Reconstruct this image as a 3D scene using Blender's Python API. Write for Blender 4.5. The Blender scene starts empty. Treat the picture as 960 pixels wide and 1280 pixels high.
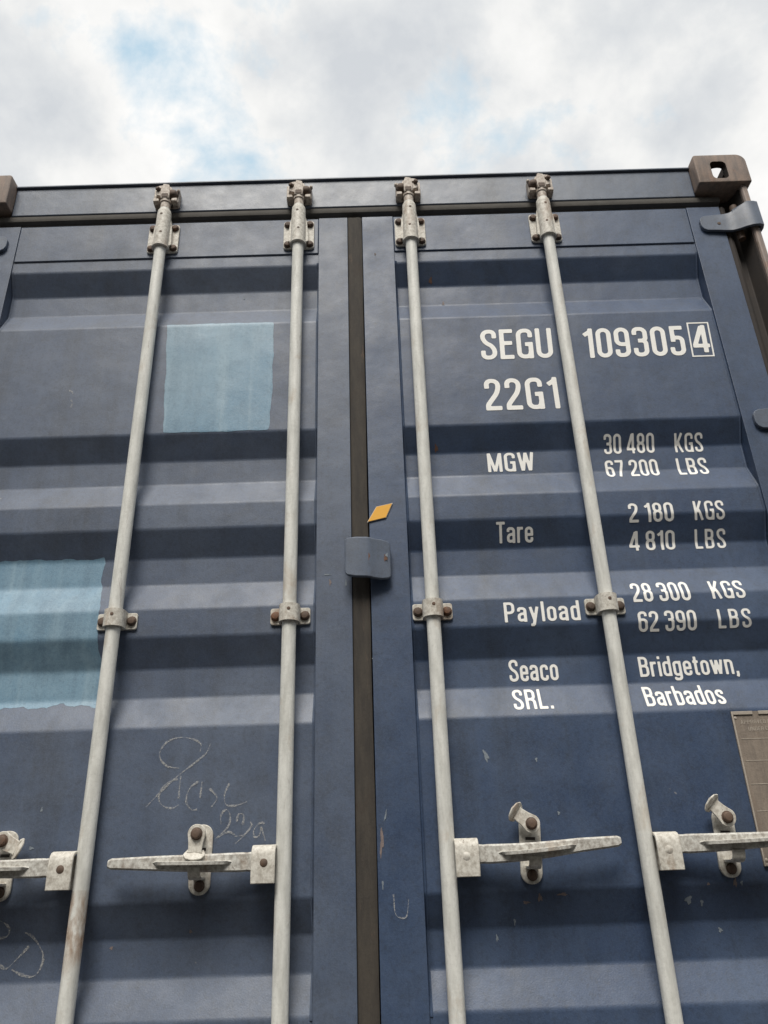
import bpy, bmesh, math, random
from mathutils import Vector, Matrix

random.seed(7)
R = math.radians
scene = bpy.context.scene
col = scene.collection

# ------------------------------------------------------------------ camera
cam = bpy.data.cameras.new('camera')
cam.sensor_fit = 'VERTICAL'
cam.sensor_height = 36.0
cam.lens = 26.916
cam.clip_start = 0.02
cam.clip_end = 2000
cam_o = bpy.data.objects.new('camera', cam)
col.objects.link(cam_o)
cam_o.location = (0.052, -1.6987, 0.6006)
cam_o.rotation_euler = (R(115.098), R(1.7148), R(0.5039))
scene.camera = cam_o

# ------------------------------------------------------------------ world, sun, exposure
SUN_EL, SUN_AZ = 56.0, 188.0          # high sun in front of the doors, veiled by cloud
world = bpy.data.worlds.new('World')
scene.world = world
world.use_nodes = True
wn, wl = world.node_tree.nodes, world.node_tree.links
wn.clear()


def N(nodes, t, **kw):
    n = nodes.new(t)
    for k, v in kw.items():
        if k.startswith('i_'):
            key = k[2:]
            n.inputs[int(key) if key.isdigit() else key.replace('_', ' ')].default_value = v
        else:
            setattr(n, k, v)
    return n


def ramp(nodes, stops, interp='LINEAR'):
    r = nodes.new('ShaderNodeValToRGB')
    r.color_ramp.interpolation = interp
    e = r.color_ramp.elements
    while len(e) < len(stops):
        e.new(0.5)
    for el, (p, c) in zip(e, stops):
        el.position = p
        el.color = c if len(c) == 4 else (*c, 1)
    return r


w_out = N(wn, 'ShaderNodeOutputWorld')
w_bg = N(wn, 'ShaderNodeBackground', i_Strength=0.1)
w_sky = N(wn, 'ShaderNodeTexSky', sky_type='NISHITA', sun_disc=False, sun_elevation=R(SUN_EL),
          sun_rotation=R(SUN_AZ), altitude=20, air_density=1.0, dust_density=1.5, ozone_density=1.0)
w_tc = N(wn, 'ShaderNodeTexCoord')
w_map = N(wn, 'ShaderNodeMapping')
w_map.inputs['Location'].default_value = (-2.90, 1.035, -0.945)
w_n1 = N(wn, 'ShaderNodeTexNoise', i_Scale=5.0, i_Detail=9.0, i_Roughness=0.58, i_Distortion=0.12)
w_n2 = N(wn, 'ShaderNodeTexNoise', i_Scale=4.5, i_Detail=9.0, i_Roughness=0.56, i_Distortion=0.1)
w_cov = ramp(wn, [(0.31, (0, 0, 0)), (0.44, (1, 1, 1))])
w_cloud = ramp(wn, [(0.37, (2.95, 3.08, 3.24)), (0.47, (3.5, 3.58, 3.64)), (0.54, (4.05, 4.06, 4.02)), (0.66, (4.6, 4.56, 4.48))])
w_hazy = N(wn, 'ShaderNodeMixRGB', blend_type='MIX')
w_hazy.inputs['Fac'].default_value = 0.75
w_hazy.inputs['Color2'].default_value = (2.75, 3.65, 4.1, 1)
w_mix = N(wn, 'ShaderNodeMixRGB', blend_type='MIX')
wl.new(w_tc.outputs['Generated'], w_map.inputs['Vector'])
wl.new(w_map.outputs['Vector'], w_n1.inputs['Vector'])
wl.new(w_map.outputs['Vector'], w_n2.inputs['Vector'])
wl.new(w_n1.outputs['Fac'], w_cov.inputs['Fac'])
wl.new(w_n2.outputs['Fac'], w_cloud.inputs['Fac'])
wl.new(w_sky.outputs['Color'], w_hazy.inputs['Color1'])
wl.new(w_cov.outputs['Color'], w_mix.inputs['Fac'])
wl.new(w_hazy.outputs['Color'], w_mix.inputs['Color1'])
wl.new(w_cloud.outputs['Color'], w_mix.inputs['Color2'])
wl.new(w_mix.outputs['Color'], w_bg.inputs['Color'])
wl.new(w_bg.outputs['Background'], w_out.inputs['Surface'])

sun = bpy.data.lights.new('sun', 'SUN')
sun.energy = 1.5
sun.angle = R(26)
sun.color = (1.0, 0.95, 0.87)
sun_o = bpy.data.objects.new('sun', sun)
col.objects.link(sun_o)
sd = Vector((math.sin(R(SUN_AZ)) * math.cos(R(SUN_EL)), math.cos(R(SUN_AZ)) * math.cos(R(SUN_EL)), math.sin(R(SUN_EL))))
sun_o.location = sd * 30
sun_o.rotation_euler = sd.to_track_quat('Z', 'Y').to_euler()

scene.view_settings.view_transform = 'Standard'
scene.view_settings.look = 'None'
scene.view_settings.exposure = 1.15
scene.view_settings.gamma = 1.0
scene.view_settings.use_curve_mapping = False


# ------------------------------------------------------------------ materials
def newmat(name):
    m = bpy.data.materials.new(name)
    m.use_nodes = True
    nt = m.node_tree
    nt.nodes.clear()
    out = nt.nodes.new('ShaderNodeOutputMaterial')
    b = nt.nodes.new('ShaderNodeBsdfPrincipled')
    nt.links.new(b.outputs[0], out.inputs[0])
    return m, nt.nodes, nt.links, b, out


def coords(nodes, links, scale=(1, 1, 1)):
    g = nodes.new('ShaderNodeNewGeometry')
    mp = nodes.new('ShaderNodeMapping')
    mp.inputs['Scale'].default_value = scale
    links.new(g.outputs['Position'], mp.inputs['Vector'])
    return mp.outputs['Vector']


def noise(nodes, links, scale, detail=4, rough=0.55, vec=None, dist=0.0):
    n = N(nodes, 'ShaderNodeTexNoise', i_Scale=scale, i_Detail=detail, i_Roughness=rough, i_Distortion=dist)
    links.new(vec if vec is not None else coords(nodes, links), n.inputs['Vector'])
    return n.outputs['Fac']


def mixc(nodes, links, fac, a, b, blend='MIX'):
    m = N(nodes, 'ShaderNodeMixRGB', blend_type=blend)
    for key, v in (('Fac', fac), ('Color1', a), ('Color2', b)):
        if hasattr(v, 'is_linked') or hasattr(v, 'links'):
            links.new(v, m.inputs[key])
        elif isinstance(v, (int, float)):
            m.inputs[key].default_value = v
        else:
            m.inputs[key].default_value = (*v, 1) if len(v) == 3 else v
    return m.outputs['Color']


def bump(nodes, links, b, h, strength=0.2, dist=0.002):
    n = N(nodes, 'ShaderNodeBump', i_Strength=strength, i_Distance=dist)
    links.new(h, n.inputs['Height'])
    links.new(n.outputs['Normal'], b.inputs['Normal'])


def fac(nodes, links, src, lo, hi, amt=1.0):
    """threshold a noise to a mask"""
    m = N(nodes, 'ShaderNodeMapRange', i_1=lo, i_2=hi, i_3=0.0, i_4=amt)
    links.new(src, m.inputs[0])
    return m.outputs[0]


def paint(name, base, pale, dirt, rough=0.42, worn=1.0, streak=1.0):
    """weathered marine paint: chalky fading, run-off streaks, fine speckle, chips"""
    m, n, l, b, _ = newmat(name)
    big = noise(n, l, 2.3, 5, 0.6)
    c = mixc(n, l, fac(n, l, big, 0.35, 0.7, 0.75), base, pale)
    mid = noise(n, l, 17, 6, 0.68, None, 0.3)
    c = mixc(n, l, fac(n, l, mid, 0.46, 0.72, 0.40), c, dirt)
    st = noise(n, l, 1.0, 6, 0.62, coords(n, l, (26, 26, 1.1)))
    c = mixc(n, l, fac(n, l, st, 0.50, 0.74, min(0.95, 0.38 * streak)), c, pale)
    st2 = noise(n, l, 1.0, 5, 0.6, coords(n, l, (11, 11, 0.9)))
    c = mixc(n, l, fac(n, l, st2, 0.52, 0.74, min(0.8, 0.55 * worn * streak ** 0.5)), c, dirt)
    sp = noise(n, l, 260, 3, 0.7)
    c = mixc(n, l, fac(n, l, sp, 0.42, 0.70, 0.42), c, pale)
    sp2 = noise(n, l, 120, 4, 0.7)
    c = mixc(n, l, fac(n, l, sp2, 0.50, 0.72, 0.42), c, dirt)
    chip = noise(n, l, 21, 5, 0.66, None, 0.6)
    c = mixc(n, l, fac(n, l, chip, 0.735, 0.765, 0.55 * worn), c, (0.30, 0.29, 0.28))
    rst = noise(n, l, 13, 6, 0.7, None, 0.8)
    c = mixc(n, l, fac(n, l, rst, 0.755, 0.80, 0.7 * worn), c, (0.16, 0.075, 0.04))
    b.inputs['Specular IOR Level'].default_value = 0.60
    l.new(c, b.inputs['Base Color'])
    rr = N(n, 'ShaderNodeMapRange', i_1=0.3, i_2=0.75, i_3=rough - 0.04, i_4=rough + 0.12)
    l.new(noise(n, l, 9, 5, 0.6), rr.inputs[0])
    l.new(rr.outputs[0], b.inputs['Roughness'])
    # slow panel waviness and fine orange peel
    h1 = noise(n, l, 7, 3, 0.5)
    h2 = noise(n, l, 330, 3, 0.6)
    ad = N(n, 'ShaderNodeMath', operation='MULTIPLY_ADD', i_1=0.10)
    l.new(h2, ad.inputs[0])
    l.new(h1, ad.inputs[2])
    bump(n, l, b, ad.outputs[0], 0.55, 0.006)
    return m


def galv(name, base, dark, rust, rust_amt=0.5, rough=0.55, zs=0.18, k=1.0):
    m, n, l, b, _ = newmat(name)
    v = coords(n, l, (k, k, zs * k))
    c = mixc(n, l, fac(n, l, noise(n, l, 60, 5, 0.65, v), 0.40, 0.66, 0.8), base, dark)
    c = mixc(n, l, fac(n, l, noise(n, l, 150, 4, 0.7), 0.5, 0.75, 0.5), c, dark)
    c = mixc(n, l, fac(n, l, noise(n, l, 14, 6, 0.68, coords(n, l, (1, 1, 0.55)), 0.5), 0.56, 0.72, rust_amt), c, rust)
    c = mixc(n, l, fac(n, l, noise(n, l, 45, 6, 0.72, v, 0.4), 0.62, 0.71, min(1, rust_amt * 1.3)), c, (0.13, 0.09, 0.065))
    l.new(c, b.inputs['Base Color'])
    b.inputs['Roughness'].default_value = rough
    h = noise(n, l, 130, 4, 0.65)
    bump(n, l, b, h, 0.35, 0.0018)
    return m


NAVY_R = paint('navy_paint', (0.034, 0.059, 0.120), (0.077, 0.114, 0.190), (0.027, 0.034, 0.046), 0.46)
NAVY_L = paint('hazed_navy_paint', (0.064, 0.089, 0.145), (0.120, 0.151, 0.212), (0.050, 0.055, 0.064), 0.50)  # left door: veiling glare put into the paler, greyer colour
NAVY_F = paint('frame_paint', (0.082, 0.108, 0.160), (0.140, 0.168, 0.220), (0.066, 0.070, 0.077))
PATCH = paint('light_blue_overpaint', (0.125, 0.250, 0.365), (0.275, 0.395, 0.475), (0.075, 0.140, 0.205), 0.5, 0.8, streak=2.2)
ROD = galv('galvanised_rod', (0.74, 0.74, 0.70), (0.50, 0.50, 0.465), (0.40, 0.27, 0.15), 0.40)
FIT = galv('fitting_metal', (0.70, 0.675, 0.61), (0.36, 0.325, 0.275), (0.28, 0.165, 0.09), 0.7, zs=0.9, k=1.9)
CAMH = galv('rusty_cam_metal', (0.60, 0.54, 0.47), (0.22, 0.15, 0.11), (0.11, 0.050, 0.030), 1.0, zs=0.9, k=1.9)
LEVER = galv('lever_metal', (0.64, 0.63, 0.585), (0.24, 0.21, 0.18), (0.25, 0.15, 0.08), 0.7, zs=0.9, k=1.9)
BOLT = galv('rusty_bolt', (0.13, 0.085, 0.06), (0.07, 0.05, 0.04), (0.22, 0.09, 0.04), 0.8, 0.7)
CAST = galv('weathered_casting', (0.27, 0.20, 0.16), (0.125, 0.108, 0.10), (0.19, 0.095, 0.052), 0.9, 0.7)
POST = galv('weathered_post', (0.30, 0.235, 0.195), (0.16, 0.15, 0.15), (0.24, 0.115, 0.06), 0.8, 0.7)
PLATE = galv('data_plate_metal', (0.27, 0.225, 0.185), (0.165, 0.140, 0.120), (0.15, 0.10, 0.07), 0.45, 0.45)


def simple(name, base, var, rough=0.6, sc=40, amt=0.6, bs=0.25):
    m, n, l, b, _ = newmat(name)
    c = mixc(n, l, fac(n, l, noise(n, l, sc, 6, 0.65), 0.35, 0.7, amt), base, var)
    c = mixc(n, l, fac(n, l, noise(n, l, sc * 7, 4, 0.65), 0.45, 0.75, amt * 0.7), c, var)
    l.new(c, b.inputs['Base Color'])
    b.inputs['Roughness'].default_value = rough
    bump(n, l, b, noise(n, l, sc * 5, 4, 0.6), bs, 0.002)
    return m


CASTIN = simple('casting_hollow_shade', (0.030, 0.024, 0.021), (0.055, 0.032, 0.022), 0.9, 30)  # shade inside the hollow castings put into a dark colour
RUBBER = galv('dusty_rubber', (0.062, 0.053, 0.043), (0.034, 0.030, 0.027), (0.045, 0.032, 0.024), 0.6, 0.85)
DUSTY = simple('dusty_seal', (0.105, 0.098, 0.088), (0.058, 0.052, 0.046), 0.85, 22)
DARKGAP = simple('dark_recess', (0.034, 0.030, 0.029), (0.052, 0.040, 0.032), 0.85, 12)  # one dark tone for hinge channels, side gaskets and slots
WHITE = simple('white_vinyl', (0.93, 0.92, 0.885), (0.82, 0.80, 0.76), 0.5, 30, 0.5, 0.1)
YELLOW = simple('yellow_sticker', (0.86, 0.44, 0.045), (0.78, 0.38, 0.035), 0.45, 60, 0.4, 0.05)
STWHITE = simple('sticker_edge', (0.80, 0.78, 0.72), (0.62, 0.6, 0.56), 0.5, 60, 0.4, 0.05)
PLTEXT = simple('plate_emboss', (0.44, 0.39, 0.335), (0.30, 0.26, 0.215), 0.45, 60)
CHIPM = simple('bare_primer', (0.25, 0.195, 0.18), (0.11, 0.095, 0.10), 0.7, 90)
PALECHIP = simple('pale_scuff', (0.24, 0.275, 0.31), (0.13, 0.16, 0.20), 0.7, 90)
RUSTCHIP = simple('rust_spot', (0.16, 0.085, 0.055), (0.12, 0.06, 0.04), 0.8, 90)
WALLM = paint('side_wall_paint', (0.045, 0.064, 0.108), (0.095, 0.12, 0.17), (0.045, 0.045, 0.046))
WOOD = simple('plywood_floor', (0.20, 0.13, 0.08), (0.12, 0.08, 0.05), 0.8, 8)

# chalk: broken strokes, paint showing through
CHALK, n, l, b, out = newmat('chalk')
b.inputs['Base Color'].default_value = (0.62, 0.61, 0.58, 1)
b.inputs['Roughness'].default_value = 0.95
tr = n.new('ShaderNodeBsdfTransparent')
mx = n.new('ShaderNodeMixShader')
l.new(fac(n, l, noise(n, l, 230, 4, 0.7), 0.36, 0.64, 0.62), mx.inputs[0])
l.new(tr.outputs[0], mx.inputs[1])
l.new(b.outputs[0], mx.inputs[2])
l.new(mx.outputs[0], out.inputs[0])

# yard ground
GROUND, n, l, b, out = newmat('yard_asphalt')
c = mixc(n, l, fac(n, l, noise(n, l, 0.6, 6, 0.6), 0.35, 0.7), (0.075, 0.070, 0.064), (0.048, 0.046, 0.043))
vo = N(n, 'ShaderNodeTexVoronoi', i_Scale=55.0)
l.new(coords(n, l), vo.inputs['Vector'])
c = mixc(n, l, 0.35, c, vo.outputs['Color'], 'SOFT_LIGHT')
l.new(c, b.inputs['Base Color'])
b.inputs['Roughness'].default_value = 0.95
bump(n, l, b, vo.outputs['Distance'], 0.6, 0.02)


# ------------------------------------------------------------------ mesh helpers
def link_mesh(name, me, mat, parent=None, loc=(0, 0, 0), bevel=0, sharp=32):
    if mat is not None and not me.materials:
        me.materials.append(mat)
    for p in me.polygons:
        p.use_smooth = True
    me.set_sharp_from_angle(angle=R(sharp))
    o = bpy.data.objects.new(name, me)
    col.objects.link(o)
    o.parent = parent
    o.location = loc
    if bevel:
        bv = o.modifiers.new('bevel', 'BEVEL')
        bv.width = bevel
        bv.segments = 2
        bv.limit_method = 'ANGLE'
        bv.angle_limit = R(40)
        bv.harden_normals = False
    return o


class MB:
    def __init__(s):
        s.v, s.f = [], []

    def add(s, vs, fs):
        o = len(s.v)
        s.v += [tuple(p) for p in vs]
        s.f += [tuple(i + o for i in f) for f in fs]
        return s

    def box(s, x0, x1, y0, y1, z0, z1):
        vs = [(x, y, z) for z in (z0, z1) for y in (y0, y1) for x in (x0, x1)]
        return s.add(vs, [(0, 2, 3, 1), (4, 5, 7, 6), (0, 1, 5, 4), (2, 6, 7, 3), (0, 4, 6, 2), (1, 3, 7, 5)])

    def cyl(s, p0, p1, r0, r1=None, n=20, cap=True):
        r1 = r0 if r1 is None else r1
        p0, p1 = Vector(p0), Vector(p1)
        d = (p1 - p0).normalized()
        a = d.orthogonal().normalized()
        bb = d.cross(a)
        vs = []
        for p, r in ((p0, r0), (p1, r1)):
            for k in range(n):
                t = 2 * math.pi * k / n
                vs.append(p + (a * math.cos(t) + bb * math.sin(t)) * r)
        fs = [(k, (k + 1) % n, n + (k + 1) % n, n + k) for k in range(n)]
        if cap:
            fs += [tuple(range(n - 1, -1, -1)), tuple(range(n, 2 * n))]
        return s.add(vs, fs)

    def rev(s, p0, d, prof, n=20):
        """surface of revolution: prof = [(distance along d, radius)]"""
        p0, d = Vector(p0), Vector(d).normalized()
        a = d.orthogonal().normalized()
        bb = d.cross(a)
        vs, fs = [], []
        for t, r in prof:
            for k in range(n):
                q = 2 * math.pi * k / n
                vs.append(p0 + d * t + (a * math.cos(q) + bb * math.sin(q)) * max(r, 1e-5))
        for j in range(len(prof) - 1):
            for k in range(n):
                fs.append((j * n + k, j * n + (k + 1) % n, (j + 1) * n + (k + 1) % n, (j + 1) * n + k))
        fs += [tuple(range(n - 1, -1, -1)), tuple(range((len(prof) - 1) * n, len(prof) * n))]
        return s.add(vs, fs)

    def prism(s, outline, y0, y1):
        """outline = [(x, z)] counter-clockwise seen from -y, extruded along y"""
        n = len(outline)
        vs = [(x, y0, z) for x, z in outline] + [(x, y1, z) for x, z in outline]
        fs = [tuple(range(n)), tuple(range(2 * n - 1, n - 1, -1))]
        fs += [(k, n + k, n + (k + 1) % n, (k + 1) % n) for k in range(n)]
        return s.add(vs, fs)

    def sheet(s, rows, th):
        """rows = list of [(x, y, z)] (same length); thickened along local normal"""
        nr, nc = len(rows), len(rows[0])
        g = [[Vector(p) for p in r] for r in rows]
        nm = [[None] * nc for _ in range(nr)]
        for i in range(nr):
            for j in range(nc):
                du = g[min(i + 1, nr - 1)][j] - g[max(i - 1, 0)][j]
                dv = g[i][min(j + 1, nc - 1)] - g[i][max(j - 1, 0)]
                nm[i][j] = du.cross(dv).normalized()
        vs = [g[i][j] + nm[i][j] * th / 2 for i in range(nr) for j in range(nc)]
        vs += [g[i][j] - nm[i][j] * th / 2 for i in range(nr) for j in range(nc)]
        q = nr * nc
        fs = []
        for i in range(nr - 1):
            for j in range(nc - 1):
                a, b_, c_, d_ = i * nc + j, i * nc + j + 1, (i + 1) * nc + j + 1, (i + 1) * nc + j
                fs += [(a, d_, c_, b_), (q + a, q + b_, q + c_, q + d_)]
        for j in range(nc - 1):
            fs += [(j, j + 1, q + j + 1, q + j)]
            k = (nr - 1) * nc + j
            fs += [(k + 1, k, q + k, q + k + 1)]
        for i in range(nr - 1):
            k = i * nc
            fs += [(k + nc, k, q + k, q + k + nc)]
            k = i * nc + nc - 1
            fs += [(k, k + nc, q + k + nc, q + k)]
        return s.add(vs, fs)

    def mesh(s, name):
        me = bpy.data.meshes.new(name)
        me.from_pydata(s.v, [], s.f)
        bm = bmesh.new()
        bm.from_mesh(me)
        bmesh.ops.recalc_face_normals(bm, faces=bm.faces)
        bm.to_mesh(me)
        bm.free()
        me.update()
        return me

    def build(s, name, mat, parent=None, loc=(0, 0, 0), bevel=0, sharp=32):
        return link_mesh(name, s.mesh(name), mat, parent, loc, bevel, sharp)


def rounded(x0, x1, z0, z1, r, n=5):
    if not isinstance(r, (tuple, list)):
        r = (r,) * 4
    pts = []
    for (cx, cz, a0, rr) in ((x0, z0, 180, r[0]), (x1, z0, 270, r[1]), (x1, z1, 0, r[2]), (x0, z1, 90, r[3])):
        ox = cx + (rr if cx == x0 else -rr)
        oz = cz + (rr if cz == z0 else -rr)
        for k in range(n + 1):
            t = R(a0 + 90 * k / n)
            pts.append((ox + rr * math.cos(t), oz + rr * math.sin(t)))
    return pts


def tag(o, label=None, cat=None, group=None, kind=None):
    for k, v in (('label', label), ('category', cat), ('group', group), ('kind', kind)):
        if v:
            o[k] = v
    return o


# ------------------------------------------------------------------ ground
gm = MB()
gm.add([(-300, -300, 0), (300, -300, 0), (300, 300, 0), (-300, 300, 0)], [(0, 1, 2, 3)])
tag(gm.build('ground', GROUND), kind='structure')

# ------------------------------------------------------------------ unseen dark block added behind the camera to darken the doors
wh = bpy.data.objects.new('occluder', None)
col.objects.link(wh)
tag(wh, 'long unseen dark block added to darken reflections in the container doors', 'occluder')
OCCL = simple('dark_occluder', (0.060, 0.062, 0.060), (0.040, 0.042, 0.042), 0.7, 3)  # kept dark so the doors reflect little at low angles
rows = []
for k in range(0, 241):
    d = (0, 0, 0.05, 0.05)[k % 4]
    rows.append([(-24 + 48 * k / 240, -8.5 - d, 0.0), (-24 + 48 * k / 240, -8.5 - d, 6.8)])
MB().sheet(rows, 0.01).build('occluder_face', OCCL, wh)
MB().box(-24, 24, -20, -8.6, 0.0, 6.65).build('occluder_body', OCCL, wh)
MB().prism([(-24.3, 6.8), (24.3, 6.8), (24.3, 7.05), (-24.3, 7.05)], -20.2, -8.3).build('roof', OCCL, wh)  # top of the added block

# ------------------------------------------------------------------ the container
W2, H, LEN = 1.219, 2.591, 6.058
box_root = bpy.data.objects.new('shipping_container', None)
col.objects.link(box_root)
tag(box_root, 'navy blue steel shipping container with closed double doors and four pale locking bars', 'shipping container')
C = box_root

FACE = 0.040          # front of door frame and header
PF, PR = 0.046, 0.078  # front and recessed planes of the pressed door panels
CORR = [(2.232, 2.163, 2.092, 2.022), (1.665, 1.597, 1.527, 1.457), (1.389, 1.320, 1.250, 1.180),
        (1.112, 1.043, 0.974, 0.904), (0.556, 0.488, 0.419, 0.349)]
_raw = [(2.30, PF)]
for a_, b_, c_, d_ in CORR:
    _raw += [(a_, PF), (b_, PR), (c_, PR), (d_, PF)]
_raw += [(0.14, PF)]
PROFILE = [_raw[0]]   # with a small bend radius at every fold
for i in range(1, len(_raw) - 1):
    p0, p1, p2 = (Vector(_raw[i - 1]), Vector(_raw[i]), Vector(_raw[i + 1]))
    a_ = p1 + (p0 - p1).normalized() * 0.005
    b_ = p1 + (p2 - p1).normalized() * 0.005
    for k in range(4):
        t = k / 3
        PROFILE.append(tuple(a_ * (1 - t) ** 2 + p1 * 2 * t * (1 - t) + b_ * t * t))
PROFILE.append(_raw[-1])


def panel_y(z):
    for (z0, y0), (z1, y1) in zip(PROFILE, PROFILE[1:]):
        if z0 >= z >= z1:
            return y0 + (y1 - y0) * (z0 - z) / max(z0 - z1, 1e-9)
    return PF


# --- corner castings: hollow, with the three apertures
def casting(sx, top=True, front=True):
    def bobj(me):
        o = bpy.data.objects.new('tmp', me)
        col.objects.link(o)
        return o
    o = bobj(MB().prism(rounded(0, 0.162, 0, 0.118, (0.004, 0.005, 0.030, 0.009), 6), 0, 0.178).mesh('corner_casting'))
    bv = o.modifiers.new('b', 'BEVEL')
    bv.width = 0.006
    bv.segments = 3
    bv.limit_method = 'ANGLE'
    bv.angle_limit = R(40)
    cut = [bobj(MB().box(0.026, 0.136, 0.024, 0.154, 0.022, 0.090).mesh('c')),
           bobj(MB().prism(rounded(0.047, 0.096, 0.016, 0.088, 0.014), -0.05, 0.08).mesh('c'))]
    # top slot
    sl = MB()
    ol = rounded(0.050, 0.114, 0.027, 0.151, 0.030)
    k = len(ol)
    sl.add([(x, y, 0.06) for x, y in ol] + [(x, y, 0.2) for x, y in ol],
           [tuple(range(k)), tuple(range(2 * k - 1, k - 1, -1))] + [(i, k + i, k + (i + 1) % k, (i + 1) % k) for i in range(k)])
    cut.append(bobj(sl.mesh('c')))
    ss = MB()
    ol = rounded(0.050, 0.128, 0.034, 0.086, 0.024)
    k = len(ol)
    ss.add([(0.10, y, z) for y, z in ol] + [(0.22, y, z) for y, z in ol],
           [tuple(range(k)), tuple(range(2 * k - 1, k - 1, -1))] + [(i, k + i, k + (i + 1) % k, (i + 1) % k) for i in range(k)])
    cut.append(bobj(ss.mesh('c')))
    for c in cut:
        md = o.modifiers.new('x', 'BOOLEAN')
        md.object = c
        md.operation = 'DIFFERENCE'
        md.solver = 'EXACT'
    dg = bpy.context.evaluated_depsgraph_get()
    me = bpy.data.meshes.new_from_object(o.evaluated_get(dg))
    me.name = 'corner_casting'
    for c in cut + [o]:
        bpy.data.objects.remove(c)
    M = Matrix.Translation((-0.081, 0, 0))
    if not top:
        M = Matrix.Translation((0, 0, 0.118)) @ Matrix.Scale(-1, 4, (0, 0, 1)) @ M
    if sx < 0:
        M = Matrix.Scale(-1, 4, (1, 0, 0)) @ M
    if not front:
        M = Matrix.Scale(-1, 4, (0, 1, 0)) @ M
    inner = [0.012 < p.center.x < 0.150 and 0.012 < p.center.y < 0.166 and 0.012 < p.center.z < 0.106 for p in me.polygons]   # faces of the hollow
    me.transform(M)
    if M.determinant() < 0:
        me.flip_normals()
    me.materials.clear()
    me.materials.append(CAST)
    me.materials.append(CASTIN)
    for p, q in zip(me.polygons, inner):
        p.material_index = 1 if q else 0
    return link_mesh('corner_casting', me, CAST, C,
                     (sx * (W2 - 0.081), 0 if front else LEN, H - 0.118 if top else 0.0), sharp=40)


for sx in (1, -1):
    for top in (True, False):
        for fr in (True, False):
            casting(sx, top, fr)

# --- corner posts: outer flange, deep hinge channel behind
for s in (1, -1):
    m = MB()
    x = lambda v: s * v
    po = None
    for nm, prof, mt in (('corner_post', [(1.207, 0.030), (1.209, 0.020), (1.203, 0.012), (1.190, 0.012), (1.186, 0.018), (1.187, 0.030)], POST),
                         ('hinge_channel', [(1.2085, 0.0305), (1.187, 0.0305), (1.179, 0.060), (1.172, 0.078), (1.128, 0.086), (1.128, 0.150), (1.209, 0.150)], DARKGAP)):
        m = MB()
        k = len(prof)
        m.add([(x(a), b_, 0.118) for a, b_ in prof] + [(x(a), b_, H - 0.118) for a, b_ in prof],
              [tuple(range(k)), tuple(range(2 * k - 1, k - 1, -1))] + [(i, k + i, k + (i + 1) % k, (i + 1) % k) for i in range(k)])
        po = m.build(nm, mt, po or C, bevel=0.002)

# --- header above the doors with its top lip
hd = MB().box(-1.057, 1.057, FACE, 0.115, 2.457, 2.571).build('header', NAVY_F, C, bevel=0.004)
MB().box(-1.0565, 1.0565, 0.033, 0.112, 2.5715, 2.5775).build('lip', NAVY_F, hd, bevel=0.0015)
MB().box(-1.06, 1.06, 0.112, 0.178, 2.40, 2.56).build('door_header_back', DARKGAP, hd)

# --- body of the box
bd = MB()
roof_rows = []
for k in range(0, 91):
    yy = 0.114 + (LEN - 0.13) * k / 90
    ph = (k % 6)
    roof_rows.append([(-1.16, yy, H - 0.03 + (0.016 if ph in (0, 1, 2) else 0)), (1.16, yy, H - 0.03 + (0.016 if ph in (0, 1, 2) else 0))])
MB().sheet(roof_rows, 0.003).build('roof', WALLM, C)
for s in (1, -1):
    rows = []
    for k in range(0, 133):
        yy = 0.178 + (LEN - 0.356) * k / 132
        d = (0, 0, 0.033, 0.033)[k % 4]
        rows.append([(s * (1.206 - d), yy, 0.155), (s * (1.206 - d), yy, H - 0.06)])
    MB().sheet(rows, 0.003).build('side_wall', WALLM, C)
    MB().box(s * 1.145, s * 1.212, 0.1785, LEN - 0.1785, H - 0.075, H - 0.012).build('top_side_rail', WALLM, C, bevel=0.003)
    MB().box(s * 1.10, s * 1.212, 0.1785, LEN - 0.1785, 0.012, 0.16).build('bottom_side_rail', WALLM, C, bevel=0.003)
MB().box(-1.13, 1.13, LEN - 0.05, LEN - 0.02, 0.12, H - 0.03).build('end_wall', WALLM, C)
MB().box(-1.095, 1.095, 0.12, LEN - 0.06, 0.13, 0.165).build('floor', WOOD, C)
MB().box(-1.057, 1.057, FACE, 0.118, 0.012, 0.128).build('door_sill', NAVY_F, C, bevel=0.004)

# --- gaskets
DT, DB = 2.4125, 0.150        # door top and bottom
m = MB()
prof = [(0.046, 2.4568), (0.0420, 2.4550), (0.0405, 2.4430), (0.0425, 2.4365), (0.054, 2.4320), (0.056, 2.4160), (0.062, 2.4130), (0.09, 2.4130), (0.09, 2.4568)]
k = len(prof)
m.add([(-1.128, y, z) for y, z in prof] + [(1.128, y, z) for y, z in prof],
      [tuple(range(k)), tuple(range(2 * k - 1, k - 1, -1))] + [(i, k + i, k + (i + 1) % k, (i + 1) % k) for i in range(k)])
m.build('door_gasket', DUSTY, C, sharp=25)
# centre gasket, slightly wavy strip with a rounded lip, running a little out of plumb
m = MB()
rows = []
for k in range(90):
    z = 2.4130 - (2.4130 - DB) * k / 89
    t = k / 89
    cx = 0.0035 - 0.007 * t
    e = 0.0012 * math.sin(z * 7.1) + 0.0008 * math.sin(z * 19)
    g1 = 0.0015 * math.sin(z * 3.3) + 0.001 * math.sin(z * 11.7)
    g1 = 0.0012 * math.sin(z * 3.3) + 0.0008 * math.sin(z * 11.7)
    g1 = 0.0006 * math.sin(z * 3.3) + 0.0005 * math.sin(z * 11.7)
    rows.append([(-0.0200, 0.090, z), (-0.0198, 0.0455, z), (-0.0178, 0.0432, z), (-0.010 + e, 0.0425, z), (-0.002 + e, 0.0434, z),
                 (0.006 + e, 0.0424, z), (0.013 + e, 0.0420, z), (0.0195 + g1, 0.0440, z), (0.0207 + g1, 0.090, z)])
m.sheet(rows, 0.003)
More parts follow.
